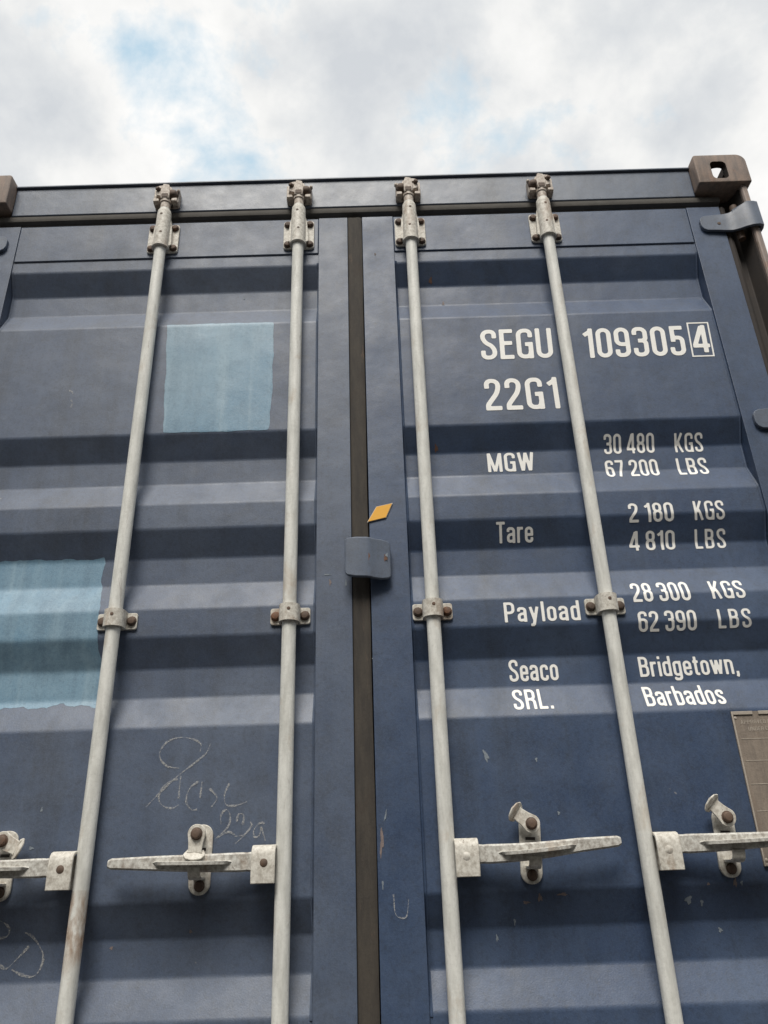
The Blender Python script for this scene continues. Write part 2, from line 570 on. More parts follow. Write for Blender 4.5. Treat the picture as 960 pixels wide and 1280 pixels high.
m.build('door_gasket', RUBBER, C, sharp=50)
for s in (1, -1):
    m = MB()
    rows = []
    for k in range(50):
        z = 2.4130 - (2.4130 - DB) * k / 49
        e = 0.001 * math.sin(z * 9 + s)
        rows.append([(s * 1.119, 0.07, z), (s * 1.1195, 0.047, z), (s * 1.128 + e, 0.043, z), (s * 1.136 + e, 0.047, z), (s * 1.146, 0.066, z), (s * 1.150, 0.078, z)])
    m.sheet(rows, 0.003)
    m.build('door_gasket', DARKGAP, C, sharp=50)

# --- doors: pressed panel framed by two stiles and two rails
doors = {}
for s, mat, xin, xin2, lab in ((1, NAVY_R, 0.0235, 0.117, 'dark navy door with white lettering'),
                               (-1, NAVY_L, 0.0215, 0.108, 'paler navy door with light blue overpaint patches')):
    m = MB()
    xs = [xin2 + 0.0005 + (1.0175 - xin2) * k / 24 for k in range(25)]
    rng = random.Random(3 + s)
    rows = []
    for z, y in PROFILE:
        rows.append([(s * x, y + 0.0, z) for x in xs])
    m.sheet(rows, 0.003)
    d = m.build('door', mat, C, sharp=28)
    wn_ = d.modifiers.new('weighted', 'WEIGHTED_NORMAL')
    wn_.weight = 100
    wn_.keep_sharp = True
    d['label'] = lab
    doors[s] = d
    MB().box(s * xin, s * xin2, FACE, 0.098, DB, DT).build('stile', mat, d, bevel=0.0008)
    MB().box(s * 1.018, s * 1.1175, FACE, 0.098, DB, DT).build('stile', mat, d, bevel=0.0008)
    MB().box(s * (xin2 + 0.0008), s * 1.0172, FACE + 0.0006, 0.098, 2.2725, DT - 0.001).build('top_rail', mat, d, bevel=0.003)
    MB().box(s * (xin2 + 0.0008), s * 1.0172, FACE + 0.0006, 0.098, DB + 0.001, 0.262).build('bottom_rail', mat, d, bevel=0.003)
    # weld seams between panel and stiles: a thin irregular bead
    for xx in (xin2 + 0.0035, 1.0145):
        rows = []
        for z, y in PROFILE:
            if z > 2.27 or z < 0.262:
                continue
            rows.append([(s * (xx - 0.003), y - 0.0016, z), (s * xx + rng.uniform(-0.0008, 0.0008), y - 0.0040, z), (s * (xx + 0.003), y - 0.0016, z)])
        MB().sheet(rows, 0.001).build('weld_seam', mat, d)

# --- hinges: bent tapered blade reaching from the stile round the post
for s in (1, -1):
    for zc in (2.338, 1.648, 0.96, 0.27):
        pts = [(1.044, 0.0345, 0.014, 0.010), (1.050, 0.0345, 0.024, 0.022), (1.060, 0.0345, 0.029, 0.028), (1.090, 0.034, 0.031, 0.030), (1.118, 0.033, 0.033, 0.033),
               (1.134, 0.030, 0.034, 0.036), (1.150, 0.022, 0.038, 0.038), (1.166, 0.011, 0.046, 0.040), (1.182, 0.004, 0.054, 0.041),
               (1.200, 0.003, 0.053, 0.040), (1.211, 0.006, 0.054, 0.040), (1.2145, 0.018, 0.054, 0.040), (1.214, 0.05, 0.054, 0.040)]
        rows = [[(s * x, y, zc - dn + (up + dn) * j / 4) for j in range(5)] for x, y, up, dn in pts]
        h = MB().sheet(rows, 0.0095).build('hinge', NAVY_F, C, bevel=0.0015, sharp=45)
        # lug behind the blade and the pin
        MB().prism([(s * a, zc + b_) for a, b_ in ((1.142, 0.030), (1.176, 0.052), (1.176, 0.062), (1.142, 0.040))][::s], 0.02, 0.085).build('hinge_lug', NAVY_F, h)
        MB().cyl((s * 1.160, 0.040, zc - 0.060), (s * 1.160, 0.040, zc + 0.072), 0.011, n=14).build('hinge_pin', BOLT, h)
        MB().rev((s * 1.098, 0.0295, zc - 0.004), (0, -1, 0), [(0, 0.006), (0.0016, 0.005), (0.002, 0.002)], 12).build('rivet', BOLT, h)

# ------------------------------------------------------------------ locking bars
BY, BRAD = 0.018, 0.0163
bolt_me = MB().rev((0, 0, 0), (0, -1, 0), [(0, 0.0125), (0.0015, 0.0125), (0.0016, 0.0105), (0.007, 0.0102), (0.0095, 0.0078), (0.0105, 0.003)], 12).mesh('bolt')
pin_me = MB().rev((0, 0, 0), (0, -1, 0), [(0, 0.0042), (0.0008, 0.004), (0.0012, 0.002)], 10).mesh('grease_hole')


def bolt(parent, x, y, z, sc=1.0):
    o = link_mesh('bolt', bolt_me, BOLT, parent, (x, y, z))
    o.scale = (sc, sc, sc)
    o.rotation_euler = (random.uniform(-0.06, 0.06), random.uniform(0, 3), random.uniform(-0.06, 0.06))
    return o


def hole(parent, x, y, z):
    return link_mesh('grease_hole', pin_me, BOLT, parent, (x, y, z))


def tube_wall(m, zc0, zc1, ro, a0=180, a1=360, n=16, y_end=None):
    """half shell in front of the bar plus straight legs back to the plate"""
    rows = []
    for z in (zc0, zc1):
        r = []
        if y_end is not None:
            r.append((math.cos(R(a0)) * ro, y_end, z))
        for k in range(n + 1):
            t = R(a0 + (a1 - a0) * k / n)
            r.append((math.cos(t) * ro, BY + math.sin(t) * ro, z))
        if y_end is not None:
            r.append((math.cos(R(a1)) * ro, y_end, z))
        rows.append(r)
    m.sheet(rows, 0.005)


BARS = [(-0.5755, -1), (-0.1677, -1), (0.1677, 1), (0.5755, 1)]
bar_meshes = {}
for i, (bx, s) in enumerate(BARS):
    P = (bx, 0, 0)
    if 'rod' not in bar_meshes:
        m = MB()
        m.cyl((0, BY, 0.06), (0, BY, 2.44), BRAD, n=28)
        bar_meshes['rod'] = m.mesh('locking_bar')
    rod = link_mesh('locking_bar', bar_meshes['rod'], ROD, C, P)
    # top bearing: bolted plate with tubular housing
    mm = MB().prism(rounded(-0.046, 0.046, 2.287, 2.397, 0.010), FACE - 0.006, FACE + 0.0004)
    rib = MB()
    br = mm.build('bearing_plate', FIT, rod, bevel=0.0012)
    hs = MB().rev((0, BY, 2.285), (0, 0, 1), [(0, 0.0225), (0.001, 0.0245), (0.009, 0.0245), (0.011, 0.0218), (0.135, 0.0210), (0.146, 0.0200), (0.150, 0.0175)], 26)
    # shoulders that run the housing into the plate
    for q in (1, -1):
        hs.prism([(q * 0.012, 2.296), (q * 0.030, 2.305), (q * 0.026, 2.372), (q * 0.019, 2.412), (q * 0.012, 2.415)][::q], BY + 0.002, FACE - 0.004)
    hs.build('bearing_housing', FIT, rod, sharp=40)
    for bx_ in (-0.0335, 0.0335):
        for bz in (2.302, 2.381):
            bolt(rod, bx_, FACE - 0.006, bz, 0.92)
    hole(rod, 0.002 * s, BY - 0.0205, 2.407)
    hole(rod, -0.002 * s, BY - 0.0207, 2.335)
    # neck and cam head
    MB().rev((0, BY, 2.434), (0, 0, 1), [(0, 0.0150), (0.030, 0.0146), (0.032, 0.0172), (0.041, 0.0172), (0.043, 0.0140), (0.060, 0.0135)], 20).build('neck', CAMH, rod, sharp=35)
    ch = MB()
    ch.prism([(-0.013, 2.474), (0.013, 2.474), (0.015, 2.500), (0.010, 2.530), (-0.008, 2.534), (-0.015, 2.512)], BY - 0.018, BY + 0.014)
    ch.prism([(-s * 0.022, 2.506), (-s * 0.004, 2.500), (-s * 0.004, 2.528), (-s * 0.016, 2.524)][::s], BY - 0.013, BY + 0.012)
    ch.prism([(s * 0.006, 2.484), (s * 0.028, 2.492), (s * 0.031, 2.508), (s * 0.024, 2.514), (s * 0.006, 2.512)][::s], BY - 0.013, BY + 0.013)
    ch.prism([(s * 0.008, 2.515), (s * 0.022, 2.518), (s * 0.026, 2.528), (s * 0.010, 2.531)][::s], BY - 0.015, BY + 0.010)
    ch.rev((-s * 0.034, BY - 0.006, 2.512), (-s, 0, 0), [(0, 0.007), (0.006, 0.0068), (0.008, 0.004)], 10)
    MB().rev((-s * 0.022, BY - 0.019, 2.499), (0, 1, 0), [(0, 0.005), (0.003, 0.011), (0.010, 0.0155), (0.026, 0.0155), (0.034, 0.012)], 18).build('cam_nose', BOLT, rod)
    MB().prism(rounded(-0.010, 0.010, 2.478, 2.492, 0.003), BY - 0.0192, BY - 0.014).build('cam_pin', BOLT, rod)
    MB().rev((s * 0.024, BY - 0.0155, 2.515), (s * 0.5, -1, 0.3), [(-0.006, 0.007), (0.004, 0.007), (0.006, 0.004)], 8).build('cam_pin', BOLT, rod)
    ch.build('cam_head', CAMH, rod, bevel=0.0022, sharp=40)
    # keeper welded to the header: two hooked lugs on a back plate
    kp = MB().prism(rounded(-0.036, 0.036, 2.468, 2.531, 0.006), FACE - 0.005, FACE + 0.0006)
    for q in (1, -1):
        kp.prism([(q * 0.030, 2.470), (q * 0.038, 2.470), (q * 0.038, 2.526), (q * 0.030, 2.526)][::q], BY - 0.002, FACE)
        kp.prism([(q * 0.018, 2.469), (q * 0.036, 2.467), (q * 0.036, 2.480), (q * 0.020, 2.479)][::q], BY - 0.012, FACE)
    kp.build('keeper', CAMH, hd, P, bevel=0.0015)
    # saddle brackets over the bar
    for bz in (1.150, 0.235):
        m = MB().prism(rounded(-0.047, 0.047, bz - 0.020, bz + 0.020, 0.006), PF - 0.008, PF - 0.0012)
        sb = m.build('saddle_bracket', FIT, rod, bevel=0.0012)
        m = MB()
        tube_wall(m, bz - 0.0205, bz + 0.0205, 0.0215, y_end=PF - 0.006)
        m.build('saddle_strap', FIT, rod, sharp=40)
        bolt(rod, -0.0345, PF - 0.008, bz, 0.95)
        bolt(rod, 0.0345, PF - 0.008, bz, 0.95)
        hole(rod, 0.001, BY - 0.0238, bz + 0.006)
    # handle hub: folded strap welded to the rod
    m = MB()
    zz0, zz1 = 0.584, 0.6555
    x0, x1 = s * 0.0135, s * 0.062
    xa, xb = min(x0, x1), max(x0, x1)
    yz = [(-0.0075, zz0), (-0.0080, 0.60), (-0.0085, 0.622), (-0.0080, 0.638), (-0.0055, 0.646), (-0.001, 0.6505), (0.006, 0.6525), (0.020, 0.653), (0.030, 0.653)]
    m.sheet([[(xa, y, z), (xa + 0.012, y, z), ((xa + xb) / 2, y, z), (xb - 0.012, y, z), (xb, y, z)] for y, z in yz], 0.0065)
    m.sheet([[(xa, 0.029, z), ((xa + xb) / 2, 0.029, z), (xb, 0.029, z)] for z in (zz0, 0.62, 0.648)], 0.006)
    m.build('handle_hub', FIT, rod, bevel=0.0015, sharp=45)
    pv = link_mesh('hub_rivet', MB().rev((0, 0, 0), (0, -1, 0), [(0, 0.0085), (0.002, 0.008), (0.0035, 0.005), (0.004, 0.001)], 16).mesh('hub_rivet'), FIT if i > 1 else BOLT, rod, (s * 0.036, -0.0098, 0.622))

# rust run on the outermost left rod, below its handle hub
RUN, n, l, b, out = newmat('rust_run')
b.inputs['Base Color'].default_value = (0.36, 0.19, 0.085, 1)
b.inputs['Roughness'].default_value = 0.8
g_ = n.new('ShaderNodeNewGeometry')
sx_ = n.new('ShaderNodeSeparateXYZ')
l.new(g_.outputs['Position'], sx_.inputs[0])
up = fac(n, l, sx_.outputs['Z'], 0.43, 0.50)
dn = N(n, 'ShaderNodeMapRange', i_1=0.53, i_2=0.60, i_3=1.0, i_4=0.0)
l.new(sx_.outputs['Z'], dn.inputs[0])
m1 = N(n, 'ShaderNodeMath', operation='MULTIPLY')
l.new(up, m1.inputs[0])
l.new(dn.outputs[0], m1.inputs[1])
m2 = N(n, 'ShaderNodeMath', operation='MULTIPLY')
l.new(m1.outputs[0], m2.inputs[0])
l.new(fac(n, l, noise(n, l, 60, 5, 0.65, coords(n, l, (1, 1, 0.35))), 0.36, 0.68, 0.75), m2.inputs[1])
tr = n.new('ShaderNodeBsdfTransparent')
mx = n.new('ShaderNodeMixShader')
l.new(m2.outputs[0], mx.inputs[0])
l.new(tr.outputs[0], mx.inputs[1])
l.new(b.outputs[0], mx.inputs[2])
l.new(mx.outputs[0], out.inputs[0])
m = MB()
m.cyl((0, BY, 0.42), (0, BY, 0.583), BRAD + 0.0004, n=28, cap=False)
rr_ = [o for o in C.children if o.name.startswith('locking_bar')]
m.build('rust_run', RUN, min(rr_, key=lambda o: o.location.x))

# ------------------------------------------------------------------ handles and their catches
ZEND = {0: (0.626, 0.630), 1: (0.625, 0.629), 2: (0.6255, 0.641), 3: (0.632, 0.6375)}
for i, (bx, s) in enumerate(BARS):
    za, ze = ZEND[i]
    n_ = 40
    m = MB()
    loops = []
    for k in range(n_ + 1):
        t = k / n_
        xx = 0.050 + (0.352 - 0.050) * t
        zc = za + (ze - za) * (t ** 1.3) - 0.003 * math.sin(math.pi * min(1, t * 1.4)) * (1 if i == 2 else 0.3)
        yc = 0.010 - 0.012 * math.sin(math.pi * t) - 0.012 * t
        hh = 0.0185 - 0.0085 * t ** 1.5
        if 0.045 < t < 0.11:
            hh *= 0.95 if k % 2 else 1.0
        th = 0.0065
        if k == n_:
            hh *= 0.72
            th *= 0.7
        c4 = 0.0035
        loops.append([(s * xx, yc - th + c4, zc - hh), (s * xx, yc + th - c4, zc - hh), (s * xx, yc + th, zc - hh + c4), (s * xx, yc + th, zc + hh - c4),
                      (s * xx, yc + th - c4, zc + hh), (s * xx, yc - th + c4, zc + hh), (s * xx, yc - th, zc + hh - c4), (s * xx, yc - th, zc - hh + c4)])
    vs = [p for L_ in loops for p in L_]
    fs = []
    for k in range(n_):
        for j in range(8):
            fs.append((k * 8 + j, k * 8 + (j + 1) % 8, (k + 1) * 8 + (j + 1) % 8, (k + 1) * 8 + j))
    fs += [tuple(range(8)), tuple(range(n_ * 8 + 7, n_ * 8 - 1, -1))]
    m.add(vs, fs)
    lev = m.build('door_handle', LEVER, C, (bx, 0, 0), sharp=35)
    # leaf-shaped flange along the lever
    rows = []
    for k in range(25):
        t = k / 24
        xx = 0.104 + 0.152 * t
        u = (xx - 0.05) / 0.302
        zc = za + (ze - za) * (u ** 1.3) - 0.003 * math.sin(math.pi * min(1, u * 1.4)) * (1 if i == 2 else 0.3) + 0.001
        yc = 0.010 - 0.012 * math.sin(math.pi * u) - 0.012 * u - 0.004
        dd = 0.001 + 0.024 * math.sin(math.pi * t) ** 0.55
        rows.append([(s * xx, yc, zc), (s * xx, yc - dd * 0.6, zc - 0.0004), (s * xx, yc - dd, zc - 0.0012)])
    MB().sheet(rows, 0.0065).build('flange', LEVER, lev, bevel=0.001, sharp=50)
    # catch: slotted oval plate with a hooked tab under the lever
    cx = bx + s * 0.1745
    lean = {0: 0.0, 1: 0.0, 2: 0.06, 3: 0.05}[i]
    m = MB().prism(rounded(-0.0225, 0.0225, -0.068, 0.066, 0.0215, 8), PF - 0.0075, PF - 0.0012)
    ca = m.build('handle_catch', FIT, C, (cx, 0, 0.634), bevel=0.0015)
    ca.rotation_euler = (0, lean, 0)
    m = MB()
    rows = [[(-0.0125, y, z), (0.0125, y, z)] for y, z in ((PF - 0.006, -0.036), (0.022, -0.037), (0.004, -0.037), (-0.006, -0.035), (-0.0115, -0.030), (-0.0135, -0.023), (-0.0135, -0.016))]
    m.sheet(rows, 0.005).build('hook_tab', FIT, ca, bevel=0.001, sharp=50)
    bolt(ca, 0.001, PF - 0.0075, -0.051, 0.9)
    MB().box(-0.010, 0.010, PF - 0.0078, PF - 0.0070, 0.015, 0.021).build('slot', DARKGAP, ca)
    # swinging latch on the upper pivot
    ang = {0: R(-25), 1: R(-93), 2: R(146), 3: R(136)}[i]
    m = MB()
    ol = []
    for k in range(13):
        t = R(90 + 180 * k / 12)
        ol.append((0.0185 * math.cos(t), 0.0185 * math.sin(t)))
    ol += [(0.016, -0.0150), (0.032, -0.0135), (0.036, -0.016), (0.036, 0.016), (0.032, 0.0135), (0.016, 0.0150)]
    ca_, sa_ = math.cos(ang), math.sin(ang)
    ol2 = [(a * ca_ - b_ * sa_, a * sa_ + b_ * ca_) for a, b_ in ol]
    yl = -0.008 if i == 1 else 0.020
    m.prism(ol2, yl - 0.005, yl)
    # curled thumb tab across the tip
    rows = []
    for q, (du, dy) in enumerate(((0.0335, -0.001), (0.040, -0.006), (0.044, -0.013), (0.050, -0.017))):
        wv = (0.016, 0.021, 0.022, 0.015)[q]
        rows.append([(du * ca_ - w_ * wv * sa_ + (-0.003 * abs(w_)) * ca_, yl + dy + 0.006 * abs(w_), du * sa_ + w_ * wv * ca_ + (-0.003 * abs(w_)) * sa_) for w_ in (-1, -0.5, 0, 0.5, 1)])
    m.sheet(rows, 0.0045)
    lt = m.build('latch', FIT, ca, (0, 0, 0.046), bevel=0.0012, sharp=45)
    MB().cyl((0, yl - 0.004, 0.046), (0, PF - 0.004, 0.046), 0.0085, n=16).build('pivot', FIT, ca)
    bolt(ca, 0, yl - 0.0045, 0.046, 1.0)

# ------------------------------------------------------------------ centre overlap plate and sticker
m = MB()
rows = []
for k, (xx, yy) in enumerate(((-0.036, 0.006), (-0.030, 0.0045), (-0.010, 0.0045), (0.016, 0.0050), (0.024, 0.0075), (0.030, 0.0125), (0.050, 0.0185), (0.066, 0.0225), (0.073, 0.0245))):
    ins = 0.010 if k in (0, 8) else (0.003 if k in (1, 7) else 0.0)
    tilt = -0.0008 * k
    rows.append([(xx, yy, 1.232 + ins + tilt + (0.103 - 2 * ins) * j / 6) for j in range(7)])
m.sheet(rows, 0.010)
op = m.build('overlap_plate', NAVY_F, doors[1], bevel=0.003, sharp=40)
MB().box(0.026, 0.070, 0.0225, FACE + 0.0004, 1.236, 1.326).build('plate_block', NAVY_R, doors[1], bevel=0.003)


# ------------------------------------------------------------------ printed and painted marks (thin films that follow the panel)
def msquares(fn, x0, x1, z0, z1, cell):
    nx, nz = max(2, int(math.ceil((x1 - x0) / cell))), max(2, int(math.ceil((z1 - z0) / cell)))
    dx, dz = (x1 - x0) / nx, (z1 - z0) / nz
    val = [[fn(x0 + i * dx, z0 + j * dz) for i in range(nx + 1)] for j in range(nz + 1)]
    vid, vs, fs = {}, [], []

    def vert(key, p):
        if key not in vid:
            vid[key] = len(vs)
            vs.append(p)
        return vid[key]
    for j in range(nz):
        for i in range(nx):
            cs = ((i, j), (i + 1, j), (i + 1, j + 1), (i, j + 1))
            v = [val[b_][a] for a, b_ in cs]
            if all(q >= 0 for q in v):
                continue
            poly = []
            for k in range(4):
                a, b_ = cs[k], cs[(k + 1) % 4]
                va, vb = v[k], v[(k + 1) % 4]
                if va < 0:
                    poly.append(vert(a, (x0 + a[0] * dx, z0 + a[1] * dz)))
                if (va < 0) != (vb < 0):
                    t = va / (va - vb)
                    key = (min(a, b_), max(a, b_))
                    poly.append(vert(key, (x0 + (a[0] + (b_[0] - a[0]) * t) * dx, z0 + (a[1] + (b_[1] - a[1]) * t) * dz)))
            if len(poly) >= 3:
                fs.append(tuple(poly))
    return vs, fs


def film(name, vs, fs, mat, parent, off=0.0024, yfun=panel_y):
    me = bpy.data.meshes.new(name)
    me.from_pydata([(x, yfun(z) - 0.0015 - off + 0.0015, z) for x, z in vs], [], fs)
    me.update()
    me.validate()
    me.materials.append(mat)
    for p in me.polygons:
        p.use_smooth = True
    o = bpy.data.objects.new(name, me)
    col.objects.link(o)
    o.parent = parent
    return o


# ---- condensed grotesque lettering drawn from strokes
T_ = 0.130
h_ = T_ / 2
X_ = 0.74


def path(pts, rad=0.0, closed=False):
    pts = [Vector(p) for p in pts]
    n = len(pts)
    out = []
    idx = range(n) if closed else range(n)
    for i in idx:
        if not closed and i in (0, n - 1):
            out.append(pts[i])
            continue
        a, b_, c_ = pts[(i - 1) % n], pts[i], pts[(i + 1) % n]
        la, lc = (a - b_).length, (c_ - b_).length
        r = min(rad, la * 0.5, lc * 0.5)
        if r < 1e-4:
            out.append(b_)
            continue
        u, w = (a - b_).normalized(), (c_ - b_).normalized()
        for k in range(9):
            t = k / 8
            # near-circular blend
            p = b_ + u * r * (1 - math.sin(t * math.pi / 2)) + w * r * (1 - math.cos(t * math.pi / 2))
            out.append(p)
    return (out, closed)


def glyphs():
    G = {}
    w = 0.43
    l, r, b, t = h_, w - h_, h_, 1 - h_
    rd = 0.155

    def vrot(ps, w):
        return [([Vector((w - p.x, 1 - p.y)) for p in pp], c) for pp, c in ps]
    S = lambda *p: path(p)
    G['0'] = (w, [path([(l, b), (r, b), (r, t), (l, t)], rd, True)])
    G['1'] = (0.29, [S((0.29 - h_, 0), (0.29 - h_, 1)), S((0.25, 0.915), (0.035, 0.765))])
    G['2'] = (w, [path([(l, .69), (l, t), (r, t), (r, .60), (l, .17), (l, .07)], rd), S((0, h_), (w, h_))])
    G['3'] = (w, [path([(l, .73), (l, t), (r, t), (r, .535), (.15, .535)], .14), path([(.15, .535), (r, .535), (r, b), (l, b), (l, .29)], .14)])
    G['4'] = (.47, [S((.345, 0), (.345, 1)), S((.30, .955), (.065, .28)), S((0, .245), (.47, .245))])
    G['5'] = (w, [S((.045, t), (w - .02, t)), S((.045 + h_, .46), (.045 + h_, 1)), path([(.09, .545), (.14, .60), (r, .60), (r, b), (l, b), (l, .28)], .14)])
    G['6'] = (w, [path([(r, .74), (r, t), (l, t), (l, b), (r, b), (r, .57), (l + .01, .57)], rd)])
    G['9'] = (w, vrot(G['6'][1], w))
    G['7'] = (.41, [S((0, t), (.41, t)), path([(.41 - h_, .95), (.41 - h_, .80), (.15, 0)], .1)])
    G['8'] = (w, [path([(l + .01, .53), (r - .01, .53), (r - .01, t), (l + .01, t)], .14, True), path([(l, b), (r, b), (r, .53), (l, .53)], .15, True)])
    G['S'] = (.45, [path([(.45 - h_, .70), (.45 - h_, t), (l, t), (l, .61), (.45 - h_, .40), (.45 - h_, b), (l, b), (l, .30)], rd)])
    G['E'] = (.39, [S((l, 0), (l, 1)), S((0, t), (.38, t)), S((0, .53), (.355, .53)), S((0, b), (.39, b))])
    G['G'] = (.46, [path([(.46 - h_, .70), (.46 - h_, t), (l, t), (l, b), (.42 - h_, b), (.46 - h_, .25)], rd), S((.46 - h_, 0), (.46 - h_, .545)), S((.24, .475), (.45, .475))])
    G['U'] = (.46, [path([(l, 1), (l, b), (.46 - h_, b), (.46 - h_, 1)], rd)])
    G['M'] = (.60, [S((l, 0), (l, 1)), S((.60 - h_, 0), (.60 - h_, 1)), S((.075, .97), (.30, .03)), S((.525, .97), (.30, .03))])
    G['W'] = (.68, [S((.06, 1), (.185, 0.03)), S((.34, .98), (.195, .03)), S((.34, .98), (.485, .03)), S((.62, 1), (.495, .03))])
    G['K'] = (.47, [S((l, 0), (l, 1)), S((.10, .38), (.395, 1)), S((.20, .58), (.405, 0))])
    G['B'] = (.46, [S((l, 0), (l, 1)), path([(.08, t), (.44 - h_, t), (.44 - h_, .535), (.08, .535)], .14), path([(.08, .535), (.46 - h_, .535), (.46 - h_, b), (.08, b)], .15)])
    G['P'] = (.46, [S((l, 0), (l, 1)), path([(.08, t), (.46 - h_, t), (.46 - h_, .47), (.08, .47)], .15)])
    G['R'] = (.47, [S((l, 0), (l, 1)), path([(.08, t), (.45 - h_, t), (.45 - h_, .50), (.08, .50)], .15), path([(.25, .50), (.385, .42), (.40, 0)], .08)])
    G['L'] = (.38, [S((l, 0), (l, 1)), S((0, b), (.38, b))])
    G['T'] = (.42, [S((.21, 0), (.21, 1)), S((0, t), (.42, t))])
    G['A'] = (.50, [S((.075, 0), (.24, .98)), S((.425, 0), (.26, .98)), S((.14, .27), (.36, .27))])
    G['O'] = (.45, [path([(l, b), (.45 - h_, b), (.45 - h_, t), (l, t)], rd, True)])
    G['V'] = (.46, [S((.06, 1), (.22, .02)), S((.40, 1), (.24, .02))])
    G['D'] = (.45, [S((l, 0), (l, 1)), path([(.08, t), (.45 - h_, t), (.45 - h_, b), (.08, b)], .16)])
    G['F'] = (.38, [S((l, 0), (l, 1)), S((0, t), (.38, t)), S((0, .53), (.34, .53))])
    G['N'] = (.48, [S((l, 0), (l, 1)), S((.48 - h_, 0), (.48 - h_, 1)), S((.08, .97), (.40, .03))])
    G['C'] = (.44, [path([(.44 - h_, .66), (.44 - h_, t), (l, t), (l, b), (.44 - h_, b), (.44 - h_, .34)], rd)])
    x = X_ - h_
    v = .40
    q = v - h_
    G['a'] = (.41, [path([(l, .52), (l, x), (q, x), (q, 0)], .12), path([(q, .42), (l, .38), (l, b), (q, b + .05)], .12)])
    G['r'] = (.29, [S((l, 0), (l, X_)), path([(l, .46), (l + .02, x), (.29, x)], .14)])
    G['e'] = (v, [path([(q, .25), (q, b), (l, b), (l, x), (q, x), (q, .33)], .14), S((l, .375), (v, .375))])
    G['y'] = (.42, [S((.06, X_), (.205, .06)), S((.36, X_), (.16, -.16)), S((.03, -.155), (.19, -.155))])
    G['l'] = (T_, [S((l, 0), (l, 1))])
    G['o'] = (v, [path([(l, b), (q, b), (q, x), (l, x)], .14, True)])
    G['d'] = (v, [S((q, 0), (q, 1)), path([(q, .16), (q - .05, b), (l, b), (l, x), (q - .05, x), (q, .58)], .12)])
    G['b'] = (v, [([Vector((v - p.x, p.y)) for p in pp], c) for pp, c in G['d'][1]])
    G['c'] = (v, [path([(q, .49), (q, x), (l, x), (l, b), (q, b), (q, .25)], .14)])
    G['i'] = (T_, [S((l, 0), (l, X_)), S((l, .86), (l, 1))])
    G['g'] = (v, [path([(q, X_), (q, -.16), (l, -.16), (l, -.06)], .12), path([(q, .16), (q - .05, b), (l, b), (l, x), (q - .05, x), (q, .58)], .12)])
    G['t'] = (.27, [path([(.12, .93), (.12, b), (.27, b)], .07), S((0, x), (.26, x))])
    G['w'] = (.58, [S((.055, X_), (.165, .03)), S((.29, .72), (.175, .03)), S((.29, .72), (.405, .03)), S((.525, X_), (.415, .03))])
    G['n'] = (v, [S((l, 0), (l, X_)), path([(l, .5), (l + .02, x), (q, x), (q, 0)], .13)])
    G['s'] = (.38, [path([(.38 - h_, .51), (.38 - h_, x), (l, x), (l, .45), (.38 - h_, .29), (.38 - h_, b), (l, b), (l, .22)], .12)])
    G['.'] = (.16, [S((.08, 0), (.08, .15))])
    G[','] = (.16, [S((.085, .15), (.085, 0)), S((.10, .02), (.05, -.12))])
    return G


GL = glyphs()
_gcache = {}


def glyph_mesh(ch):
    if ch in _gcache:
        return _gcache[ch]
    w, strokes = GL[ch]
    segs, discs = [], []
    for pts, closed in strokes:
        n = len(pts)
        for i in range(n if closed else n - 1):
            a, b_ = pts[i], pts[(i + 1) % n]
            d = b_ - a
            L_ = d.length
            if L_ < 1e-6:
                continue
            segs.append((a.x, a.y, d.x / L_, d.y / L_, L_))
        for i in range(n):
            if closed or 0 < i < n - 1:
                discs.append((pts[i].x, pts[i].y))
    hw = h_

    def fn(x, z):
        best = 9.0
        for ax, az, ux, uz, L_ in segs:
            rx, rz = x - ax, z - az
            al = rx * ux + rz * uz
            pe = abs(-rx * uz + rz * ux) - hw
            e = max(-al, al - L_)
            v = max(pe, e)
            if v < best:
                best = v
        for cx, cz in discs:
            v = math.hypot(x - cx, z - cz) - hw
            if v < best:
                best = v
        return best
    res = msquares(fn, -0.0301, w + 0.0307, -0.2503, 1.0307, 0.0283)
    _gcache[ch] = res
    return res


def lettering(name, text, x0, x1, zb, height, mat, parent, label=None, gap=0.085, shear=0.0, tilt=0.0, yfun=panel_y, off=0.0024):
    """set a line of text so that it fills x0..x1"""
    adv, cur = [], 0.0
    for ch in text:
        if ch == ' ':
            cur += 0.20
            continue
        adv.append((ch, cur))
        cur += GL[ch][0] + gap
    total = cur - gap
    sx = (x1 - x0) / total
    vs, fs = [], []
    for ch, ax in adv:
        gv, gf = glyph_mesh(ch)
        o = len(vs)
        vs += [(x0 + (ax + x) * sx + shear * z * height, zb + z * height + tilt * (ax + x) * sx) for x, z in gv]
        fs += [tuple(i + o for i in f) for f in gf]
    ob = film(name, vs, fs, mat, parent, off, yfun)
    if label:
        ob['label'] = label
    return ob


DR_, DL_ = doors[1], doors[-1]
LT = lambda text, x0, x1, zb, hh, label, **kw: lettering('lettering', text, x0, x1, zb, hh, WHITE, DR_, label, **kw)
LT('SEGU', 0.345, 0.545, 1.872, 0.102, 'large white letters SEGU', shear=0.03)
LT('109305', 0.630, 0.914, 1.867, 0.101, 'large white serial number 109305', shear=0.05)
LT('4', 0.936, 0.983, 1.8745, 0.094, 'white check digit 4 inside its box', shear=0.05)
LT('22G1', 0.344, 0.543, 1.7065, 0.101, 'large white type code 22G1', gap=0.115)
LT('MGW', 0.338, 0.461, 1.537, 0.056, 'white word MGW', gap=0.10)
LT('30 480', 0.650, 0.784, 1.580, 0.052, 'white weight 30 480', gap=0.09)
LT('KGS', 0.838, 0.913, 1.579, 0.050, 'white unit KGS in the upper weight block', gap=0.10)
LT('67 200', 0.645, 0.783, 1.508, 0.053, 'white weight 67 200', gap=0.09)
